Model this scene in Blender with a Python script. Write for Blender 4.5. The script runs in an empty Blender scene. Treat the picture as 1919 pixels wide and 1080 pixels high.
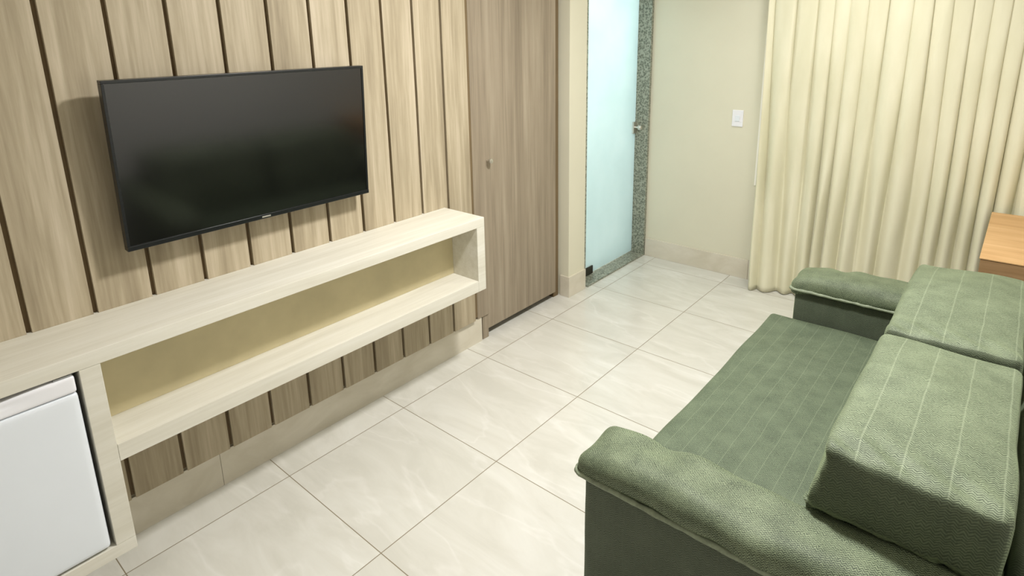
import bpy, bmesh, math, random
from mathutils import Vector, Matrix, noise
random.seed(7)
S = bpy.context.scene
COL = S.collection

# ------------------------------------------------------------------ camera
cd = bpy.data.cameras.new('camera'); cam = bpy.data.objects.new('camera', cd); COL.objects.link(cam)
S.camera = cam
YAW, PIT, ROL = 0.7091057, math.radians(14.23685), -0.0187884
fw = Vector((-math.sin(YAW)*math.cos(PIT), math.cos(YAW)*math.cos(PIT), -math.sin(PIT)))
r0 = Vector((math.cos(YAW), math.sin(YAW), 0)); u0 = r0.cross(fw)
rr = r0*math.cos(ROL) + u0*math.sin(ROL); uu = -r0*math.sin(ROL) + u0*math.cos(ROL)
cam.matrix_world = Matrix(((rr.x, uu.x, -fw.x, 2.24186), (rr.y, uu.y, -fw.y, 0.0), (rr.z, uu.z, -fw.z, 1.73429), (0, 0, 0, 1)))
cd.sensor_fit = 'HORIZONTAL'; cd.sensor_width = 36.0
cd.lens = 36.0*1131.113/1919.0
cd.shift_x = 0.0
cd.shift_y = -(540.0-353.8)/1919.0
cd.clip_start = 0.02

# ------------------------------------------------------------------ colour management, world
S.view_settings.view_transform = 'Standard'
S.view_settings.look = 'None'
S.view_settings.exposure = 0.06
S.view_settings.gamma = 1.0
S.view_settings.use_curve_mapping = False
w = bpy.data.worlds.new('world'); S.world = w; w.use_nodes = True
w.node_tree.nodes['Background'].inputs[0].default_value = (0.75, 0.87, 1.0, 1)
w.node_tree.nodes['Background'].inputs[1].default_value = 1.0

def area_light(name, loc, size, power, color, rot=(0, 0, 0)):
    l = bpy.data.lights.new(name, 'AREA'); l.shape = 'RECTANGLE'; l.size = size[0]; l.size_y = size[1]
    l.energy = power; l.color = color
    o = bpy.data.objects.new(name, l); COL.objects.link(o); o.location = loc; o.rotation_euler = rot
    return o
area_light('ceiling_lamp_light', (1.45, 1.78, 2.555), (0.24, 0.24), 66, (1.0, 0.985, 0.965))
area_light('entrance_fill_light', (1.35, -0.75, 2.555), (0.34, 0.34), 3, (1.0, 0.985, 0.965))  # unseen lamp added to lift the near end of the room
area_light('window_side_fill_light', (1.45, 3.35, 2.555), (0.34, 0.34), 11, (1.0, 0.985, 0.965))  # unseen lamp added to brighten the curtain and far floor
area_light('bathroom_fill_light', (-1.0, 3.5, 2.40), (1.0, 1.2), 63, (0.97, 0.98, 1.0))  # unseen lamp added behind the frosted pane to brighten it

# ------------------------------------------------------------------ helpers
def srgb(r, g, b):
    f = lambda c: (c/255/12.92) if c/255 <= 0.04045 else ((c/255+0.055)/1.055)**2.4
    return (f(r), f(g), f(b), 1)

class NT:
    def __init__(s, name, rough=0.6, spec=0.5):
        s.m = bpy.data.materials.new(name); s.m.use_nodes = True
        s.t = s.m.node_tree; s.b = s.t.nodes['Principled BSDF']
        s.b.inputs['Roughness'].default_value = rough
        s.b.inputs['Specular IOR Level'].default_value = spec
    def n(s, typ, **kw):
        nd = s.t.nodes.new(typ)
        for k, v in kw.items(): setattr(nd, k, v)
        return nd
    def l(s, a, b): s.t.links.new(a, b)
    def math(s, op, a, b=None, c=None):
        nd = s.n('ShaderNodeMath', operation=op)
        for i, v in enumerate((a, b, c)):
            if v is None: continue
            if isinstance(v, (int, float)): nd.inputs[i].default_value = v
            else: s.l(v, nd.inputs[i])
        return nd.outputs[0]
    def coord(s, scale=(1, 1, 1)):
        tc = s.n('ShaderNodeTexCoord'); mp = s.n('ShaderNodeMapping'); mp.inputs['Scale'].default_value = scale
        s.l(tc.outputs['Object'], mp.inputs['Vector']); return mp.outputs[0]
    def noise(s, vec, scale, detail=4, rough=0.55, dist=0.0):
        nd = s.n('ShaderNodeTexNoise'); nd.inputs['Scale'].default_value = scale
        nd.inputs['Detail'].default_value = detail; nd.inputs['Roughness'].default_value = rough
        nd.inputs['Distortion'].default_value = dist
        s.l(vec, nd.inputs['Vector']); return nd.outputs['Fac']
    def ramp(s, fac, stops):
        nd = s.n('ShaderNodeValToRGB'); e = nd.color_ramp.elements
        e[0].position, e[0].color = stops[0]; e[1].position, e[1].color = stops[-1]
        for p, c in stops[1:-1]:
            x = e.new(p); x.color = c
        s.l(fac, nd.inputs[0]); return nd.outputs[0]
    def mix(s, fac, a, b, mode='MIX'):
        nd = s.n('ShaderNodeMix', data_type='RGBA', blend_type=mode)
        for sock, v in ((nd.inputs[0], fac), (nd.inputs[6], a), (nd.inputs[7], b)):
            if isinstance(v, (int, float)): sock.default_value = v
            elif isinstance(v, tuple): sock.default_value = v
            else: s.l(v, sock)
        return nd.outputs[2]
    def base(s, c):
        if isinstance(c, tuple): s.b.inputs['Base Color'].default_value = c
        else: s.l(c, s.b.inputs['Base Color'])
    def bump(s, h, strength=0.2, dist=0.01):
        nd = s.n('ShaderNodeBump'); nd.inputs['Strength'].default_value = strength; nd.inputs['Distance'].default_value = dist
        s.l(h, nd.inputs['Height']); s.l(nd.outputs[0], s.b.inputs['Normal'])

def plain(name, col, rough=0.5, var=0.04, scale=6, metal=0.0, spec=0.5):
    t = NT(name, rough, spec); t.b.inputs['Metallic'].default_value = metal
    f = t.noise(t.coord(), scale)
    d = tuple(max(0, c*(1-var*2)) for c in col[:3])+(1,); e = tuple(min(1, c*(1+var*2)) for c in col[:3])+(1,)
    t.base(t.ramp(f, [(0.3, d), (0.7, e)])); return t.m

def wood_mat(name, dark, mid, light, rough=0.55, grain=(26, 26, 1.3), spec=0.3, rnd=True):
    t = NT(name, rough, spec)
    tc = t.n('ShaderNodeTexCoord'); oi = t.n('ShaderNodeObjectInfo')
    mp = t.n('ShaderNodeMapping'); mp.inputs['Scale'].default_value = grain
    ad = t.n('ShaderNodeVectorMath', operation='ADD')
    cb = t.n('ShaderNodeCombineXYZ')
    sh = t.math('MULTIPLY', oi.outputs['Random'], 37.0 if rnd else 0.0)
    for i in range(3): t.l(sh, cb.inputs[i])
    t.l(tc.outputs['Object'], mp.inputs['Vector']); t.l(mp.outputs[0], ad.inputs[0]); t.l(cb.outputs[0], ad.inputs[1])
    v = ad.outputs[0]
    a = t.noise(v, 1.0, 6, 0.62, 0.35); b = t.noise(v, 0.33, 3, 0.5, 0.3); c = t.noise(v, 4.0, 3, 0.6)
    f = t.math('ADD', t.math('MULTIPLY', a, 0.5), t.math('ADD', t.math('MULTIPLY', b, 0.35), t.math('MULTIPLY', c, 0.15)))
    col = t.ramp(f, [(0.34, dark), (0.5, mid), (0.66, light)])
    t.base(col); t.bump(f, 0.12, 0.003); return t.m

M = {}
M['wood'] = wood_mat('laminate_wood', srgb(140, 127, 104), srgb(171, 158, 133), srgb(198, 185, 162))
M['door_wood'] = wood_mat('laminate_wood_door', srgb(126, 114, 97), srgb(150, 137, 118), srgb(172, 160, 140), grain=(22, 22, 0.9))
M['groove'] = plain('groove_backing', srgb(112, 94, 66), 0.8)
M['console'] = wood_mat('pale_laminate', srgb(204, 199, 183), srgb(216, 212, 198), srgb(226, 223, 212), grain=(30, 1.6, 30), rnd=False)
M['console_back'] = plain('console_back_panel', srgb(200, 188, 150), 0.6, 0.05, 5)
M['wall'] = plain('wall_paint', srgb(218, 214, 193), 0.75, 0.015, 1.5, spec=0.25)
M['wall_white'] = plain('side_wall_paint', srgb(231, 229, 224), 0.8, 0.01, 1.5, spec=0.2)
M['ceiling'] = plain('ceiling_paint', srgb(240, 238, 230), 0.9, 0.01, 2, spec=0.1)
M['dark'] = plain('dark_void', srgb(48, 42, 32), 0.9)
M['white'] = plain('white_enamel', srgb(228, 233, 239), 0.35, 0.008, 3)
M['white_plastic'] = plain('white_plastic', srgb(236, 236, 240), 0.3, 0.01, 3)
M['grey_line'] = plain('grey_gasket', srgb(150, 152, 150), 0.6)
M['metal'] = plain('brushed_metal', srgb(222, 219, 212), 0.42, 0.02, 20, metal=1.0)
M['dark_metal'] = plain('dark_metal', srgb(70, 68, 62), 0.35, 0.03, 20, metal=0.8)
M['bezel'] = plain('tv_bezel', srgb(22, 25, 26), 0.28, 0.03, 4)
M['screen'] = plain('tv_screen', srgb(5, 5, 6), 0.13, 0.02, 2, spec=1.0)
M['orange_wood'] = wood_mat('honey_wood', srgb(188, 146, 98), srgb(203, 163, 114), srgb(216, 180, 132), grain=(2.0, 24, 24), rnd=False)
M['brown_wood'] = wood_mat('brown_wood', srgb(120, 92, 62), srgb(142, 112, 78), srgb(160, 130, 95), grain=(2.0, 24, 24), rnd=False)
M['alu'] = plain('white_aluminium', srgb(246, 243, 232), 0.4, 0.01, 3)

def floor_mat():
    t = NT('porcelain_floor_tiles', 0.22, 0.5)
    tc = t.n('ShaderNodeTexCoord'); sp = t.n('ShaderNodeSeparateXYZ'); t.l(tc.outputs['Object'], sp.inputs[0])
    X, Y = sp.outputs[0], sp.outputs[1]
    T = 0.6
    def cell(v, off):
        u = t.math('DIVIDE', t.math('SUBTRACT', v, off), T)
        fr = t.math('FRACT', u); d = t.math('MINIMUM', fr, t.math('SUBTRACT', 1.0, fr))
        return t.math('FLOOR', u), t.math('MULTIPLY', d, T)
    ix, dx = cell(X, 0.1573-6.0); iy, dy = cell(Y, 0.9954-6.0)
    gr = t.math('MINIMUM', dx, dy)
    mask = t.n('ShaderNodeMapRange'); mask.inputs[1].default_value = 0.0010; mask.inputs[2].default_value = 0.0024
    t.l(gr, mask.inputs[0])
    cb = t.n('ShaderNodeCombineXYZ'); t.l(ix, cb.inputs[0]); t.l(iy, cb.inputs[1])
    wn = t.n('ShaderNodeTexWhiteNoise', noise_dimensions='3D'); t.l(cb.outputs[0], wn.inputs['Vector'])
    sc = t.n('ShaderNodeVectorMath', operation='SCALE'); t.l(wn.outputs['Color'], sc.inputs[0]); sc.inputs['Scale'].default_value = 9.0
    ad = t.n('ShaderNodeVectorMath', operation='ADD'); t.l(tc.outputs['Object'], ad.inputs[0]); t.l(sc.outputs[0], ad.inputs[1])
    mp = t.n('ShaderNodeMapping'); mp.inputs['Rotation'].default_value = (0, 0, 0.5); mp.inputs['Scale'].default_value = (1, 3.0, 1)
    t.l(ad.outputs[0], mp.inputs[0])
    a = t.noise(mp.outputs[0], 2.2, 7, 0.62, 0.9); b = t.noise(mp.outputs[0], 1.2, 4, 0.5, 0.4)
    c1 = t.ramp(a, [(0.36, srgb(199, 197, 187)), (0.5, srgb(209, 207, 198)), (0.68, srgb(219, 218, 211))])
    vein = t.ramp(t.math('ABSOLUTE', t.math('SUBTRACT', b, 0.52)), [(0.0, srgb(225, 223, 217)), (0.022, srgb(209, 207, 198))])
    col = t.mix(0.35, c1, vein)
    g = t.mix(mask.outputs[0], srgb(128, 116, 92), col)
    t.base(g)
    rg = t.math('ADD', t.math('MULTIPLY', t.math('SUBTRACT', 1.0, mask.outputs[0]), 0.5), 0.2)
    t.l(rg, t.b.inputs['Roughness'])
    t.bump(mask.outputs[0], 0.3, 0.0012)
    return t.m
M['floor'] = floor_mat()

def skirt_mat():
    t = NT('porcelain_skirting', 0.3, 0.5)
    f = t.noise(t.coord((1, 1, 2)), 4, 6, 0.6, 0.8)
    t.base(t.ramp(f, [(0.35, srgb(205, 197, 178)), (0.7, srgb(220, 213, 197))])); return t.m
M['skirt'] = skirt_mat()

def granite_mat():
    t = NT('grey_green_granite', 0.3, 0.5)
    v = t.coord()
    vo = t.n('ShaderNodeTexVoronoi'); vo.inputs['Scale'].default_value = 75; t.l(v, vo.inputs['Vector'])
    a = t.noise(v, 45, 5, 0.7)
    f = t.math('ADD', t.math('MULTIPLY', vo.outputs['Distance'], 0.7), t.math('MULTIPLY', a, 0.65))
    t.base(t.ramp(f, [(0.45, srgb(92, 96, 84)), (0.62, srgb(126, 130, 114)), (0.85, srgb(160, 162, 146))])); return t.m
M['granite'] = granite_mat()

def glass_mat():
    t = NT('frosted_glass', 0.25, 0.4)
    f = t.noise(t.coord(), 3, 3)
    col = t.ramp(f, [(0.3, srgb(214, 232, 234)), (0.7, srgb(222, 238, 240))])
    t.base(col)
    tr = t.n('ShaderNodeBsdfTranslucent'); t.l(col, tr.inputs[0])
    mx = t.n('ShaderNodeMixShader'); mx.inputs[0].default_value = 0.45
    out = t.t.nodes['Material Output']
    t.l(t.b.outputs[0], mx.inputs[1]); t.l(tr.outputs[0], mx.inputs[2]); t.l(mx.outputs[0], out.inputs['Surface'])
    return t.m
M['frosted'] = glass_mat()

def clear_mat():
    t = NT('window_glass', 0.02, 0.5); t.base((0.9, 0.95, 0.95, 1)); t.b.inputs['Transmission Weight'].default_value = 1.0
    return t.m
M['clear'] = clear_mat()

def curtain_mat():
    t = NT('cream_curtain_fabric', 0.55, 0.25)
    v = t.coord((1, 1, 0.25)); f = t.noise(v, 9, 4, 0.5)
    w2 = t.noise(t.coord((300, 300, 60)), 1.0, 2)
    col = t.ramp(f, [(0.3, srgb(230, 226, 196)), (0.7, srgb(242, 238, 212))])
    t.base(col)
    t.b.inputs['Sheen Weight'].default_value = 0.2
    t.bump(w2, 0.08, 0.002)
    tr = t.n('ShaderNodeBsdfTranslucent'); t.l(col, tr.inputs[0])
    mx = t.n('ShaderNodeMixShader'); mx.inputs[0].default_value = 0.16
    out = t.t.nodes['Material Output']
    t.l(t.b.outputs[0], mx.inputs[1]); t.l(tr.outputs[0], mx.inputs[2]); t.l(mx.outputs[0], out.inputs['Surface'])
    return t.m
M['curtain'] = curtain_mat()

def sofa_mat(name, lo, mid, hi, line, sl=0.35, stripe=0.085):
    t = NT(name, 0.62, 0.35)
    tc = t.n('ShaderNodeTexCoord'); sp = t.n('ShaderNodeSeparateXYZ'); t.l(tc.outputs['Object'], sp.inputs[0])
    wob = t.math('MULTIPLY', t.math('SUBTRACT', t.noise(tc.outputs['Object'], 5, 3), 0.5), 0.012)
    X = t.math('ADD', sp.outputs[0], wob)
    Y = t.math('ADD', sp.outputs[1], sp.outputs[2])
    fr = t.math('FRACT', t.math('ADD', t.math('DIVIDE', X, stripe), 100.0))
    d = t.math('MINIMUM', fr, t.math('SUBTRACT', 1.0, fr))
    ln = t.n('ShaderNodeMapRange'); ln.inputs[1].default_value = 0.006; ln.inputs[2].default_value = 0.030; ln.inputs[3].default_value = 1.0; ln.inputs[4].default_value = 0.0
    t.l(d, ln.inputs[0])
    z = t.math('PINGPONG', t.math('MULTIPLY', X, 1/(stripe/5)), 0.5)
    ph = t.math('ADD', t.math('MULTIPLY', Y, 145.0), t.math('MULTIPLY', z, 2.0))
    ph = t.math('ADD', ph, t.math('MULTIPLY', t.noise(tc.outputs['Object'], 40, 2), 2.0))
    zz = t.math('ADD', t.math('MULTIPLY', t.math('SINE', t.math('MULTIPLY', ph, 6.2832)), 0.5), 0.5)
    fine = t.noise(tc.outputs['Object'], 260, 2, 0.7)
    big = t.noise(tc.outputs['Object'], 14, 3, 0.5)
    f = t.math('ADD', t.math('MULTIPLY', zz, 0.30), t.math('ADD', t.math('MULTIPLY', fine, 0.42), t.math('MULTIPLY', big, 0.28)))
    col = t.ramp(f, [(0.34, lo), (0.5, mid), (0.66, hi)])
    col = t.mix(t.math('MULTIPLY', ln.outputs[0], sl), col, line)
    t.base(col)
    t.b.inputs['Sheen Weight'].default_value = 0.35; t.b.inputs['Sheen Roughness'].default_value = 0.4
    t.b.inputs['Sheen Tint'].default_value = srgb(190, 210, 160)
    t.bump(f, 0.35, 0.0025)
    return t.m
M['sofa'] = sofa_mat('green_knit_upholstery', srgb(68, 77, 60), srgb(98, 108, 86), srgb(134, 145, 118), srgb(156, 166, 140), 0.36)
M['sofa_seat'] = sofa_mat('green_knit_seat', srgb(60, 70, 55), srgb(86, 97, 78), srgb(112, 124, 100), srgb(132, 144, 118), 0.42, 0.056)
M['sofa_pad'] = sofa_mat('green_knit_pad', srgb(58, 67, 51), srgb(90, 100, 79), srgb(134, 145, 116), srgb(120, 131, 106), 0.12, 0.05)
M['sofa_dark'] = sofa_mat('green_flat_upholstery', srgb(62, 69, 56), srgb(76, 84, 68), srgb(90, 98, 81), srgb(92, 99, 82), 0.2)
M['sofa_side'] = sofa_mat('green_end_face_fabric', srgb(60, 68, 52), srgb(76, 85, 66), srgb(96, 105, 82), srgb(92, 99, 82), 0.1)  # darker, plainer green for the cushions' end faces
M['piping'] = plain('grey_green_piping', srgb(132, 141, 118), 0.6, 0.12, 60)

def bm_new(): return bmesh.new()
def add_box(bm, x0, x1, y0, y1, z0, z1, bev=0.0, seg=2):
    r = bmesh.ops.create_cube(bm, size=1.0); vs = r['verts']
    for v in vs:
        v.co = Vector(((x0+x1)/2+v.co.x*(x1-x0), (y0+y1)/2+v.co.y*(y1-y0), (z0+z1)/2+v.co.z*(z1-z0)))
    if bev > 0:
        es = list({e for v in vs for e in v.link_edges})
        bmesh.ops.bevel(bm, geom=es, offset=bev, segments=seg, affect='EDGES', profile=0.6)
def add_lathe(bm, prof, origin, axis='z', n=32):
    rings = []
    for r, h in prof:
        ring = []
        for i in range(n):
            a = 2*math.pi*i/n; c, s = math.cos(a)*r, math.sin(a)*r
            p = {'z': (c, s, h), 'x': (h, c, s), 'y': (c, h, s)}[axis]
            ring.append(bm.verts.new(Vector(origin)+Vector(p)))
        rings.append(ring)
    for a, b in zip(rings, rings[1:]):
        for i in range(n): bm.faces.new((a[i], a[(i+1) % n], b[(i+1) % n], b[i]))
    bm.faces.new(rings[0]); bm.faces.new(rings[-1])
def add_tube(bm, pts, rad, n=8):
    rings = []; pts = [Vector(p) for p in pts]
    for i, p in enumerate(pts):
        t = (pts[min(i+1, len(pts)-1)]-pts[max(i-1, 0)]).normalized()
        a = t.orthogonal() if abs(t.z) > 0.9 else t.cross(Vector((0, 0, 1)))
        a.normalize(); b = t.cross(a)
        rd = rad(i) if callable(rad) else rad
        rings.append([bm.verts.new(p+(a*math.cos(2*math.pi*k/n)+b*math.sin(2*math.pi*k/n))*rd) for k in range(n)])
    for a, b in zip(rings, rings[1:]):
        for i in range(n): bm.faces.new((a[i], a[(i+1) % n], b[(i+1) % n], b[i]))
    bm.faces.new(rings[0]); bm.faces.new(list(reversed(rings[-1])))
def soft_box(bm, x0, x1, y0, y1, z0, z1, r=0.04, bulge=(0, 0, 0), n=(24, 24, 10), wr=0.0, wf=6.0, seed=0.0, fn=None, side_slot=0):
    """rounded pillow-like box"""
    cx, cy, cz = (x0+x1)/2, (y0+y1)/2, (z0+z1)/2; hx, hy, hz = (x1-x0)/2, (y1-y0)/2, (z1-z0)/2
    cache = {}
    def vert(a, b, c):
        k = (round(a, 5), round(b, 5), round(c, 5))
        if k in cache: return cache[k]
        p = Vector((a*hx, b*hy, c*hz))
        q = Vector((max(-hx+r, min(hx-r, p.x)), max(-hy+r, min(hy-r, p.y)), max(-hz+r, min(hz-r, p.z))))
        d = p-q
        if d.length > 1e-9: p = q+d.normalized()*r
        px, py, pz = p.x/hx, p.y/hy, p.z/hz
        p.x += bulge[0]*px*(1-py*py)*(1-pz*pz*0.7)
        p.y += bulge[1]*py*(1-px*px)*(1-pz*pz*0.7)
        p.z += bulge[2]*pz*(1-px*px)*(1-py*py)
        nn = Vector((px, py, pz)).normalized() if (abs(px)+abs(py)+abs(pz)) > 0 else Vector((0, 0, 1))
        if wr: p += nn*wr*noise.noise(Vector((p.x*wf+seed, p.y*wf, p.z*wf*1.6)))
        p += Vector((cx, cy, cz))
        if fn: p = fn(p)
        v = bm.verts.new(p); cache[k] = v; return v
    def lin(m):  # denser near the rims
        return [math.sin((i/m-0.5)*math.pi*0.94)/math.sin(0.47*math.pi) for i in range(m+1)]
    A, B, Cc = lin(n[0]), lin(n[1]), lin(n[2])
    for s in (-1, 1):
        for i in range(n[0]):
            for j in range(n[1]):
                q = [vert(A[i], B[j], s), vert(A[i+1], B[j], s), vert(A[i+1], B[j+1], s), vert(A[i], B[j+1], s)]
                bm.faces.new(q if s > 0 else q[::-1])
        for i in range(n[0]):
            for k in range(n[2]):
                q = [vert(A[i], s, Cc[k]), vert(A[i+1], s, Cc[k]), vert(A[i+1], s, Cc[k+1]), vert(A[i], s, Cc[k+1])]
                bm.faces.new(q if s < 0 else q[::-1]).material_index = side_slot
        for j in range(n[1]):
            for k in range(n[2]):
                q = [vert(s, B[j], Cc[k]), vert(s, B[j+1], Cc[k]), vert(s, B[j+1], Cc[k+1]), vert(s, B[j], Cc[k+1])]
                bm.faces.new(q if s > 0 else q[::-1])

def obj(name, bm, m, parent=None, smooth=False, origin=None):
    """link bm as one mesh object; its coordinates are world ones, the origin is moved to the thing's base"""
    o0 = Vector(origin) if origin is not None else (Vector(parent['_o']) if parent is not None and '_o' in parent else Vector((0, 0, 0)))
    for v in bm.verts: v.co -= o0
    bmesh.ops.recalc_face_normals(bm, faces=bm.faces)
    me = bpy.data.meshes.new(name); bm.to_mesh(me); bm.free()
    me.materials.append(m)
    if smooth:
        for p in me.polygons: p.use_smooth = True
        if smooth == 'auto': me.set_sharp_from_angle(angle=math.radians(40))
    o = bpy.data.objects.new(name, me); COL.objects.link(o)
    if parent is not None: o.parent = parent
    else: o.location = o0
    o['_o'] = tuple(o0)
    return o
THINGS = []
def thing(name, label, cat, loc, group=None):
    o = bpy.data.objects.new(name, None); COL.objects.link(o); o.location = loc; o.empty_display_size = 0.1
    o['label'] = label; o['category'] = cat; o['_o'] = tuple(loc); THINGS.append(o)
    if group: o['group'] = group
    return o
def tag(o, label, cat, group=None):
    o['label'] = label; o['category'] = cat
    if group: o['group'] = group
    return o
def struct(name, bm, m, parent=None, label=None, cat=None, smooth=False):
    o = obj(name, bm, m, parent, smooth)
    if parent is None:
        o['kind'] = 'structure'
        if label: o['label'] = label
        if cat: o['category'] = cat
    return o
def bx(*a, **k):
    b = bm_new(); add_box(b, *a, **k); return b
def boxes(lst, bev=0.0):
    b = bm_new()
    for a in lst: add_box(b, *a, bev=bev)
    return b

YB = 4.176; YF = -1.7; XR = 2.78; ZC = 2.6
XP = 0.02                       # face of the cladding boards
# ================================================================== the room
struct('floor', bx(-1.9, XR+0.1, YF-0.1, YB+0.15, -0.1, 0.0), M['floor'], label='cream polished porcelain tiles with thin brown grout lines', cat='floor')
struct('ceiling', bx(-1.9, XR+0.1, YF-0.1, YB+0.15, ZC, ZC+0.1), M['ceiling'], label='plain white ceiling above the room', cat='ceiling')
struct('wall_left', boxes([(-0.15, -0.012, YF, 2.283, 0, ZC), (-0.15, -0.012, 2.283, 3.13, 2.12, ZC)]), M['wall'], label='beige wall behind the wooden boards', cat='wall')
wx0, wx1, wz0, wz1 = 0.878, 2.70, 0.70, 1.78
struct('wall_back', boxes([(-0.15, wx0, YB, YB+0.15, 0, ZC), (wx1, XR+0.1, YB, YB+0.15, 0, ZC), (wx0, wx1, YB, YB+0.15, 0, wz0), (wx0, wx1, YB, YB+0.15, wz1, ZC)]),
       M['wall'], label='beige painted wall carrying the light switch', cat='wall')
struct('wall_right', bx(XR, XR+0.1, YF, YB, 0, ZC), M['wall_white'], label='pale wall behind the sofa', cat='wall')
struct('wall_front', bx(-0.15, XR+0.1, YF-0.1, YF, 0, ZC), M['wall_white'], label='pale wall behind the viewer', cat='wall')
struct('trim_1', boxes([(-0.15, 0.045, 3.13, 3.32, 0, ZC), (-0.15, 0.045, 3.32, YB, 2.2, ZC)]), M['wall'], label='narrow beige wall pier between wooden door and glass door', cat='pier')
# skirting
struct('baseboard_left', boxes([(-0.012, 0.0, YF, 0.8, 0, 0.15), (-0.012, 0.0, 0.8015, 2.32, 0, 0.15)]), M['skirt'], label='beige tile skirting below the hanging boards', cat='skirting')
struct('baseboard_back', boxes([(0.062, 0.8815, YB-0.012, YB, 0, 0.146), (0.883, XR, YB-0.012, YB, 0, 0.146)], 0.002), M['skirt'], label='beige tile skirting under the light switch', cat='skirting')
struct('baseboard_pier', boxes([(-0.019, 0.057, 3.1195, 3.1298, 0.0005, 0.146), (0.0452, 0.057, 3.13, 3.32, 0.0005, 0.146)]), M['skirt'], label='short tile skirting around the pier beside the glass door', cat='skirting')

# wooden cladding: one thing, its boards and backing are parts
PITCH = 0.17675; G0 = 0.314
t = thing('wood_cladding', 'brown wood-look vertical boards covering the wall behind the television', 'wall cladding', (0, 0, 0.16))
obj('backing', bx(-0.012, 0.004, -1.6, 2.283, 0.165, ZC-0.01), M['groove'], t)
k = -10
first = None
while True:
    ya = G0+PITCH*k+0.007; yb_ = G0+PITCH*(k+1)-0.007
    if yb_ > 2.28: break
    b = bx(0.0042, XP, ya, yb_, 0.158, ZC-0.01, bev=0.0015)
    o = obj('board', b, M['wood'], t)
    k += 1
# wooden door with its frame
t = thing('door_1', 'tall brown wood-look door between the boards and the pier', 'door', (-0.05, 2.38, 0)); t['kind'] = 'structure'
obj('slab', bx(-0.05, -0.012, 2.383, 3.060, 0.047, 2.10, bev=0.0015), M['door_wood'], t)
obj('frame_stile', boxes([(-0.05, 0.004, 2.2845, 2.3815, 0.15, ZC-0.01), (-0.05, -0.004, 2.332, 2.3815, 0.0, 0.15)], 0.0015), M['door_wood'], t)
obj('frame_jamb', bx(-0.13, -0.032, 3.063, 3.117, 0.0, 2.12, bev=0.001), M['groove'], t)
obj('header', bx(-0.05, -0.012, 2.383, 3.06, 2.102, 2.12), M['door_wood'], t)
b = bm_new(); add_lathe(b, [(0.005, -0.011), (0.005, 0.008), (0.013, 0.011), (0.015, 0.018), (0.013, 0.025), (0.005, 0.027)], (0, 2.414, 1.062), 'x', 24)
kn = obj('knob', b, M['metal'], t, smooth='auto'); kn['label'] = 'small silver knob'
struct('wall_recess', bx(-0.15, -0.135, 2.283, 3.13, 0.0, 2.12), M['dark'], label='dark void behind the wooden door', cat='wall')

# glass door: granite frame, frosted pane, lock
t = thing('trim_2', 'grey-green speckled granite frame around the frosted glass door', 'door frame', (0, 4.15, 0)); t['kind'] = 'structure'
obj('jamb', bx(-0.14, 0.060, 4.148, YB-0.001, 0.0, 2.19, bev=0.002), M['granite'], t)
obj('jamb', bx(-0.14, 0.040, 3.321, 3.345, 0.0, 2.19, bev=0.002), M['granite'], t)
obj('threshold', bx(-0.14, 0.060, 3.346, 4.147, 0.0, 0.012, bev=0.002), M['granite'], t)
obj('head', bx(-0.14, 0.040, 3.346, 4.147, 2.165, 2.19, bev=0.002), M['granite'], t)
t = thing('door_2', 'pale blue frosted glass door beside the beige wall', 'door', (-0.05, 3.35, 0)); t['kind'] = 'structure'
obj('glass_pane', bx(-0.058, -0.048, 3.350, 4.146, 0.020, 2.155, bev=0.001), M['frosted'], t)
obj('patch_fitting', bx(-0.066, -0.040, 3.350, 3.565, 0.014, 0.075, bev=0.003), M['dark_metal'], t)
b = bm_new(); add_box(b, -0.066, -0.034, 4.098, 4.1465, 0.985, 1.075, bev=0.004)
lk = obj('lock_plate', b, M['metal'], t); lk['label'] = 'small chrome lock'
b = bm_new(); add_lathe(b, [(0.008, -0.034), (0.008, -0.01), (0.019, -0.004), (0.021, 0.010), (0.017, 0.019), (0.007, 0.022)], (0, 4.120, 1.035), 'x', 24)
obj('knob', b, M['metal'], lk, smooth='auto')
# bathroom behind the glass
struct('wall_bathroom', boxes([(-1.85, -1.75, 2.6, YB+0.1, 0, 2.5), (-1.75, -0.16, 2.5, 2.6, 0, 2.5), (-1.75, -0.16, YB+0.001, YB+0.1, 0, 2.5)]), M['wall_white'], label='white walls of the bathroom behind the glass', cat='wall')
struct('ceiling_bathroom', bx(-1.85, -0.16, 2.5, YB+0.1, 2.5, 2.55), M['ceiling'], label='white ceiling of the bathroom', cat='ceiling')

# window behind the curtain
t = thing('window_1', 'white framed window mostly hidden by the cream curtain', 'window', (wx0, YB, wz0)); t['kind'] = 'structure'
fr = 0.035
obj('window_frame', boxes([(wx0, wx0+fr, YB-0.016, YB+0.06, wz0, wz1), (wx1-fr, wx1, YB-0.012, YB+0.06, wz0, wz1), (wx0+fr, wx1-fr, YB-0.012, YB+0.06, wz0, wz0+fr),  # light leaking past the curtain edge is put into the pale left stile
                           (wx0+fr, wx1-fr, YB-0.012, YB+0.06, wz1-fr, wz1), ((wx0+wx1)/2-0.02, (wx0+wx1)/2+0.02, YB, YB+0.05, wz0+fr, wz1-fr)]), M['alu'], t)
obj('pane', bx(wx0+fr, (wx0+wx1)/2-0.02, YB+0.02, YB+0.026, wz0+fr, wz1-fr), M['clear'], t)
obj('pane', bx((wx0+wx1)/2+0.02, wx1-fr, YB+0.02, YB+0.026, wz0+fr, wz1-fr), M['clear'], t)

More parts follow.
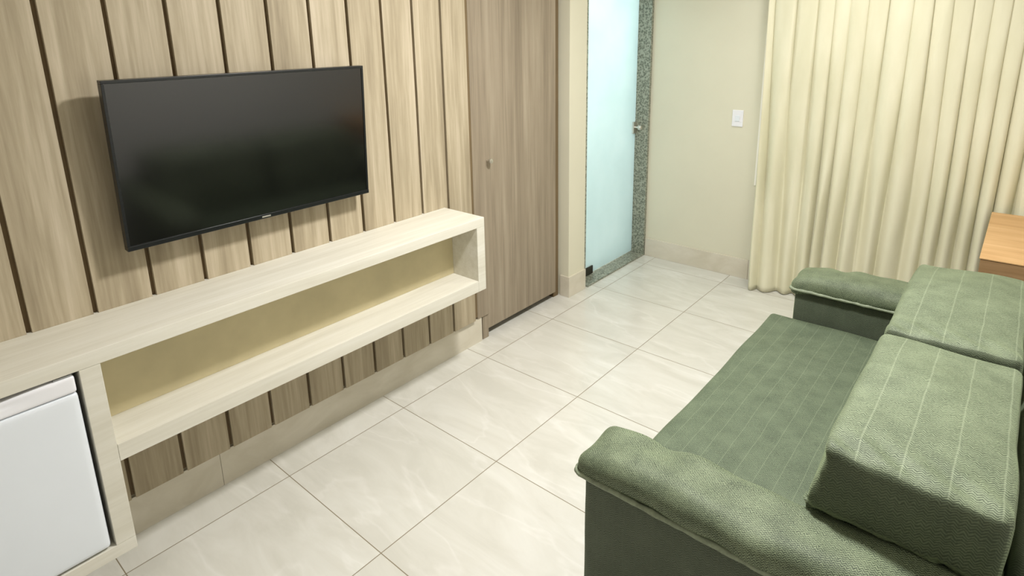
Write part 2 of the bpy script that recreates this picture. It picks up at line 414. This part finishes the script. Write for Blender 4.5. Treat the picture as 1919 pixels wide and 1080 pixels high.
# ================================================================== the things
# ---- console with open shelf and fridge niche
t = thing('wall_console', 'long white-washed wood wall console with open shelf and fridge niche', 'console', (0.02, 1.0, 0.18))
XF = 0.30; CZ0, CZ1 = 0.503, 0.879; CY0, CY1 = -0.42, 2.050; XB = 0.0205
b = bx(XB, XF, CY0, CY1, 0.834, CZ1, bev=0.0015)
for k in range(-5, 11):
    yg = G0+PITCH*k
    if CY0 < yg < CY1: add_box(b, 0.006, 0.021, yg-0.0062, yg+0.0062, 0.85, CZ1-0.0005)
obj('top_board', b, M['console'], t)
obj('shelf_board', bx(XB, XF, 0.4145, CY1-0.0535, CZ0, 0.560, bev=0.0015), M['console'], t)
obj('end_panel', bx(XB, XF, CY1-0.053, CY1, CZ0, 0.8335, bev=0.0015), M['console'], t)
obj('divider_post', bx(XB, XF, 0.361, 0.414, 0.232, 0.8335, bev=0.0015), M['console'], t)
obj('bottom_board', bx(XB, XF, CY0, 0.414, 0.190, 0.2315, bev=0.0015), M['console'], t)
obj('side_panel', bx(XB, XF, CY0, CY0+0.05, 0.232, 0.8335, bev=0.0015), M['console'], t)
obj('back_panel', bx(0.11, 0.125, 0.4145, CY1-0.0535, 0.5605, 0.8335), M['console_back'], t)
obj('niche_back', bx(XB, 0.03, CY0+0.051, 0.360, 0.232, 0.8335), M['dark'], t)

# ---- fridge
FY0, FY1 = -0.33, 0.349
t = thing('minibar_fridge', 'small white fridge standing in the console niche', 'fridge', (0.15, 0.0, 0.2315))
obj('cabinet', bx(0.05, 0.250, FY0, FY1-0.004, 0.2325, 0.818, bev=0.006), M['white'], t)
b = bm_new()
soft_box(b, 0.256, 0.300, FY0, FY1, 0.238, 0.772, r=0.010, bulge=(0.004, 0, 0), n=(4, 24, 24))
d = obj('door', b, M['white'], t, smooth=True)
# grip strip: scooped handle along the top of the door
b = bm_new()
def scoop(p):
    q = p.copy()
    s = max(0.0, min(1.0, (FY1-0.055-p.y)/0.25)); s = s*s*(3-2*s)
    if p.x > 0.275 and p.z > 0.775: q.x -= 0.016*s*min(1, (p.z-0.775)/0.03)
    if p.z > 0.80: q.z -= 0.012*s
    return q
soft_box(b, 0.258, 0.300, FY0, FY1, 0.7735, 0.825, r=0.008, n=(6, 60, 12), fn=scoop)
g = obj('grip', b, M['white_plastic'], d, smooth=True); 
obj('gasket', bx(0.2505, 0.2555, FY0+0.01, FY1-0.01, 0.25, 0.81), M['grey_line'], t)
b = bm_new(); add_box(b, 0.262, 0.296, 0.300, FY1-0.006, 0.8255, 0.8305, bev=0.0015)
obj('hinge_cap', b, M['grey_line'], t)

# ---- television
t = thing('television', 'black flat-screen television mounted on the wooden boards', 'television', (0.02, 1.06, 1.353))
W2, H2 = 0.471, 0.273; tilt = math.radians(3.0)
R = Matrix.Rotation(tilt, 4, 'Y')
def tv(bm, name, m, par, **kw):
    bmesh.ops.transform(bm, matrix=Matrix.Translation((0.118, 1.06, 1.353)) @ R, verts=bm.verts)
    return obj(name, bm, m, par, origin=(0.02, 1.06, 1.353), **kw)
b = boxes([(-0.030, 0.0, -W2, W2, H2-0.010, H2), (-0.030, 0.0, -W2, -W2+0.009, -H2+0.016, H2-0.010), (-0.030, 0.0, W2-0.009, W2, -H2+0.016, H2-0.010), (-0.030, 0.0015, -W2, W2, -H2, -H2+0.016)], 0.0015)
tv(b, 'bezel', M['bezel'], t)
b = bx(-0.012, -0.003, -W2+0.009, W2-0.009, -H2+0.016, H2-0.010); tv(b, 'screen', M['screen'], t)
b = bm_new(); add_box(b, -0.050, -0.0125, -W2+0.012, W2-0.012, -H2+0.018, H2-0.012); 
tv(b, 'rear_housing', M['bezel'], t)
b = bm_new(); add_box(b, 0.0016, 0.0028, -0.018, 0.016, -H2+0.005, -H2+0.0105, bev=0.0005)
bd = tv(b, 'badge', M['metal'], t); bd['label'] = 'tiny silver badge at the centre of the lower edge'
b = boxes([(0.0205, 0.030, 0.86, 1.26, 1.24, 1.46), (0.030, 0.066, 0.90, 0.94, 1.22, 1.48), (0.030, 0.066, 1.18, 1.22, 1.22, 1.48)])
obj('wall_bracket', b, M['dark_metal'], t, origin=(0.02, 1.06, 1.353))

# ---- light switch
t = thing('light_switch', 'small white square-cornered light switch on the beige wall left of the curtain', 'switch', (0.727, YB, 1.152))
b = bx(0.690, 0.765, YB-0.008, YB, 1.095, 1.209, bev=0.003); obj('plate', b, M['white_plastic'], t)
b = bx(0.712, 0.744, YB-0.0125, YB-0.0083, 1.132, 1.172, bev=0.0015); obj('rocker', b, M['white'], t)

# ---- curtain
def crease_fold(x, z):
    h = min(1.0, max(0.0, z/2.45))
    wv = 0.42*noise.noise(Vector((x*2.3, 0.3, z*0.25)))+0.15*noise.noise(Vector((x*7.0, 5.3, z*0.5)))*(1-0.5*h)
    ph = (x-0.95)/0.094 + wv*2.0
    c = abs(math.cos(math.pi*ph))
    top = c**0.34                       # broad flats, narrow creases
    low = 0.5+0.5*math.cos(2*math.pi*ph + 0.8*noise.noise(Vector((x*4, 9.1, z*0.8))))
    k = max(0.0, min(1.0, (z-0.7)/1.2))
    amp = 0.044 + 0.014*(1-k)*(0.65+0.9*noise.noise(Vector((x*5.0, 2.2, z*0.6))))
    f = (top*k+low*(1-k))*amp
    f += 0.022*noise.noise(Vector((x*3.1, 7.7, z*0.7)))*(1-0.6*k)
    f += 0.006*noise.noise(Vector((x*22, 3.7, z*2.0)))*(1-k)
    f += 0.014*(1-abs(noise.noise(Vector((x*13, 4.4, z*0.55))))*2.6)*(0.35+0.65*(1-k))
    return f
b = bm_new()
NX, NZ = 620, 70; x0c, x1c = 0.912, 2.72; grid = []
for j in range(NZ+1):
    z = 0.006+(2.44-0.006)*(j/NZ); row = []
    for i in range(NX+1):
        x = x0c+(x1c-x0c)*i/NX
        y = 4.128-crease_fold(x, z)
        lo = max(0, 1-z/0.75); s = max(0, 1-(x-x0c)/0.30)
        y -= 0.085*(lo**1.3)*(s**0.8) if s > 0 else 0
        y -= 0.012*lo
        xx = x + 0.035*(lo**2)*max(0, s) + 0.010*math.sin(z*2.2)*max(0, s)
        kk = max(0.0, min(1.0, (z-0.5)/1.3)); h_ = x
        wv = 0.42*noise.noise(Vector((x*2.3, 0.3, z*0.25)))+0.15*noise.noise(Vector((x*7.0, 5.3, z*0.5)))*(1-0.5*min(1.0, z/2.45))
        xx += (0.007+0.010*kk)*math.sin(2*math.pi*((x-0.95)/0.094+wv*2.0)+0.5)*min(1.0, (x-x0c)/0.05)
        row.append(b.verts.new((xx, min(y, 4.150), z)))
    grid.append(row)
for j in range(NZ):
    for i in range(NX): b.faces.new((grid[j][i], grid[j][i+1], grid[j+1][i+1], grid[j+1][i]))
bmesh.ops.recalc_face_normals(b, faces=b.faces)
t = thing('curtain', 'floor-length cream pleated curtain hanging over the window', 'curtain', (1.8, 4.1, 0))
c = obj('cloth', b, M['curtain'], t, smooth=True)
sm = c.modifiers.new('thickness', 'SOLIDIFY'); sm.thickness = 0.0015
b = bm_new(); add_lathe(b, [(0.012, 0.89), (0.012, 2.75)], (0, 4.115, 2.465), 'x', 16)
obj('rod', b, M['alu'], t, smooth='auto')
for xr in (0.93, 1.82, 2.71): obj('rod_bracket', bx(xr-0.008, xr+0.008, 4.1275, YB, 2.455, 2.475), M['alu'], t)

# ---- wooden table behind the sofa by the curtain
t = thing('wooden_desk', 'honey-coloured wooden desk top behind the sofa end, against the curtain', 'desk', (2.45, 3.6, 0))
TX0, TX1, TY0, TY1, TZ = 2.178, 2.76, 3.155, 4.02, 0.772
obj('desk_top', bx(TX0, TX1, TY0, TY1, TZ-0.006, TZ, bev=0.002), M['orange_wood'], t)
obj('apron', bx(TX0+0.004, TX1-0.004, TY0+0.004, TY1-0.004, TZ-0.11, TZ-0.0065, bev=0.002), M['brown_wood'], t)
for lx in (TX0+0.03, TX1-0.03):
    for ly in (TY0+0.03, TY1-0.03):
        obj('leg', bx(lx-0.022, lx+0.022, ly-0.022, ly+0.022, 0.0, TZ-0.1105, bev=0.003), M['brown_wood'], t)

# ---- sofa
t = thing('sofa', 'dark green knitted-fabric sofa with its seat pulled out', 'sofa', (2.0, 2.1, 0))
SB = 2.45
def arm(xf, y0, y1, py0, py1, seed):
    b = bm_new(); soft_box(b, xf, SB, y0, y1, 0.045, 0.545, r=0.015, n=(30, 6, 14), wr=0.003, wf=5, seed=seed)
    a = obj('armrest', b, M['sofa_dark'], t, smooth=True)
    def pf(p):
        q = p.copy()
        q.z += 0.010*noise.noise(Vector((p.x*5+seed, p.y*9, 1.3)))
        # sag of the front end
        s = max(0, 1-(p.x-xf)/0.16)
        q.z -= 0.020*s*s
        # pinched tuft some way behind the front end
        dx = p.x-(xf+0.17); dy = p.y-(py1-0.03)
        q.z -= 0.016*math.exp(-(dx*dx+dy*dy)/0.0016) if p.z > 0.6 else 0
        return q
    b = bm_new(); soft_box(b, xf-0.022, SB, py0, py1, 0.547, 0.632, r=0.036, bulge=(0, 0.008, 0.012), n=(70, 18, 8), wr=0.010, wf=9, seed=seed+3, fn=pf)
    p = obj('arm_pad', b, M['sofa_pad'], a, smooth=True)
    # piping around the pad's lower rim
    b = bm_new(); pts = []
    for i in range(60):
        f = i/59; pts.append((SB-0.01-f*(SB-xf-0.010), py0+0.000, 0.556+0.003*noise.noise(Vector((f*30, seed, 0)))))
    for i in range(1, 14):
        an = math.pi/2*i/13; pts.append((xf-0.018*math.sin(an), py0+0.020-0.018*math.cos(an), 0.556))
    for i in range(1, 20):
        f = i/19; pts.append((xf-0.018, py0+0.020+f*(py1-py0-0.042), 0.556+0.003*noise.noise(Vector((f*12, seed, 4)))))
    add_tube(b, pts, lambda i: 0.0075+0.0025*noise.noise(Vector((i*0.45, seed, 2))), 8)
    obj('piping', b, M['piping'], a, smooth=True)
arm(1.445, 1.213, 1.368, 1.192, 1.385, 1.0)
arm(1.530, 2.868, 3.040, 2.850, 3.062, 8.0)
def seatf(p):
    q = p.copy(); q.z += 0.006*noise.noise(Vector((p.x*3, p.y*3, 2.0))); return q
b = bm_new(); soft_box(b, 1.440, 2.02, 1.388, 2.846, 0.20, 0.415, r=0.022, bulge=(0, 0, 0.010), n=(30, 60, 10), wr=0.004, wf=4, seed=2, fn=seatf)
obj('seat', b, M['sofa_seat'], t, smooth=True)
b = bm_new(); add_box(b, 1.49, 2.02, 1.40, 2.84, 0.06, 0.198, bev=0.01); obj('seat_base', b, M['sofa_dark'], t)
b = bm_new(); soft_box(b, 2.352, SB+0.06, 1.389, 2.846, 0.06, 0.70, r=0.03, n=(10, 40, 16), wr=0.004, wf=5, seed=5)
obj('backrest', b, M['sofa_dark'], t, smooth=True)
for lx in (1.60, 2.38):
    for ly in (1.29, 2.95):
        obj('foot', bx(lx-0.02, lx+0.02, ly-0.02, ly+0.02, 0.0, 0.044), M['dark'], t)

def cushion(y0, y1, z1, near, label, seed):
    def fn(p):
        q = p.copy()
        tz = (p.z-0.45)/(z1-0.45)
        # the upper front edge leans back, the lower front swells
        if p.x < 2.15: q.x += 0.030*tz*(2.15-p.x)/0.18
        q.y += 0.026*(1-tz)*max(0, 1-(p.y-y0)/0.10)
        if near:
            if p.y < 1.44:
                s = min(1, (1.44-p.y)/0.055)
                q.z = q.z if q.z > 0.66 else q.z + (0.655-q.z)*s + (0.02*noise.noise(Vector((p.x*20, p.z*30, 1))))*s
            s = max(0, 1-(p.y-y0)/0.12)*max(0, 1-(p.x-1.95)/0.10)
            q += Vector((-0.7, -0.5, 0))*0.032*s*noise.noise(Vector((p.x*10, p.y*8, p.z*26+3)))
        q.z += 0.012*noise.noise(Vector((p.x*3.2+seed, p.y*2.4, 0.5)))*max(0, tz)
        # diagonal pull wrinkle over the near rim
        e = math.exp(-((p.y-(y0+0.05))**2)/0.002)
        q.z += 0.005*math.sin((p.x*0.8+p.y)*70+seed)*e*max(0, tz)
        return q
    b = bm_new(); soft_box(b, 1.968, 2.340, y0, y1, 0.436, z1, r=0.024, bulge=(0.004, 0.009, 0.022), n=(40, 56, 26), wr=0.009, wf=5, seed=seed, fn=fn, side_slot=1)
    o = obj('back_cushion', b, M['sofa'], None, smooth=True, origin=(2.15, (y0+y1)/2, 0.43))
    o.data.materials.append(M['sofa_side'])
    tag(o, label, 'cushion', 'back cushions of the sofa')
    # seam along the near upper edge
    b = bm_new(); pts = []
    for i in range(40):
        f = i/39; x = 2.045+f*0.25
        pts.append((x, y0+0.004+0.004*math.sin(f*3.1), z1-0.052-0.012*math.sin(f*math.pi)+0.006*f))
    add_tube(b, pts, 0.0028, 6)
    s = obj('seam', b, M['piping'], o, smooth=True, origin=(2.15, (y0+y1)/2, 0.43))
    return o
cushion(1.338, 2.050, 0.818, True, 'green box back cushion in the foreground, overhanging the near armrest', 1.7)
cushion(2.092, 2.825, 0.818, False, 'green box back cushion at the far end of the sofa near the curtain', 6.1)

# ---- ceiling lamps out of view: middle one inferred, others added for brightness
def lamp(x, y, z, label, lum):
    t = thing('ceiling_lamp', label, 'lamp', (x, y, z))
    b = boxes([(x-0.20, x+0.20, y-0.20, y-0.185, z-0.035, z), (x-0.20, x+0.20, y+0.185, y+0.20, z-0.035, z), (x-0.20, x-0.185, y-0.185, y+0.185, z-0.035, z), (x+0.185, x+0.20, y-0.185, y+0.185, z-0.035, z)])
    obj('frame', b, M['white_plastic'], t)
    m = NT('lamp_diffuser'); m.base((0.9, 0.9, 0.88, 1)); m.b.inputs['Emission Color'].default_value = (1, 0.95, 0.85, 1); m.b.inputs['Emission Strength'].default_value = lum
    obj('diffuser', bx(x-0.184, x+0.184, y-0.184, y+0.184, z-0.03, z-0.002), m.m, t)
lamp(1.45, 1.78, ZC, 'square white ceiling lamp above the middle of the room', 3.0)
lamp(1.35, -0.75, ZC, 'added square white ceiling lamp nearer the entrance, for fill light', 1.5)
lamp(1.45, 3.35, ZC, 'added square white ceiling lamp near the curtain, for fill light', 1.0)
lamp(-1.0, 3.5, 2.4999, 'added square white ceiling lamp in the unseen bathroom, brightening the glass', 3.0)

for o in list(bpy.data.objects):
    if '_o' in o: del o['_o']
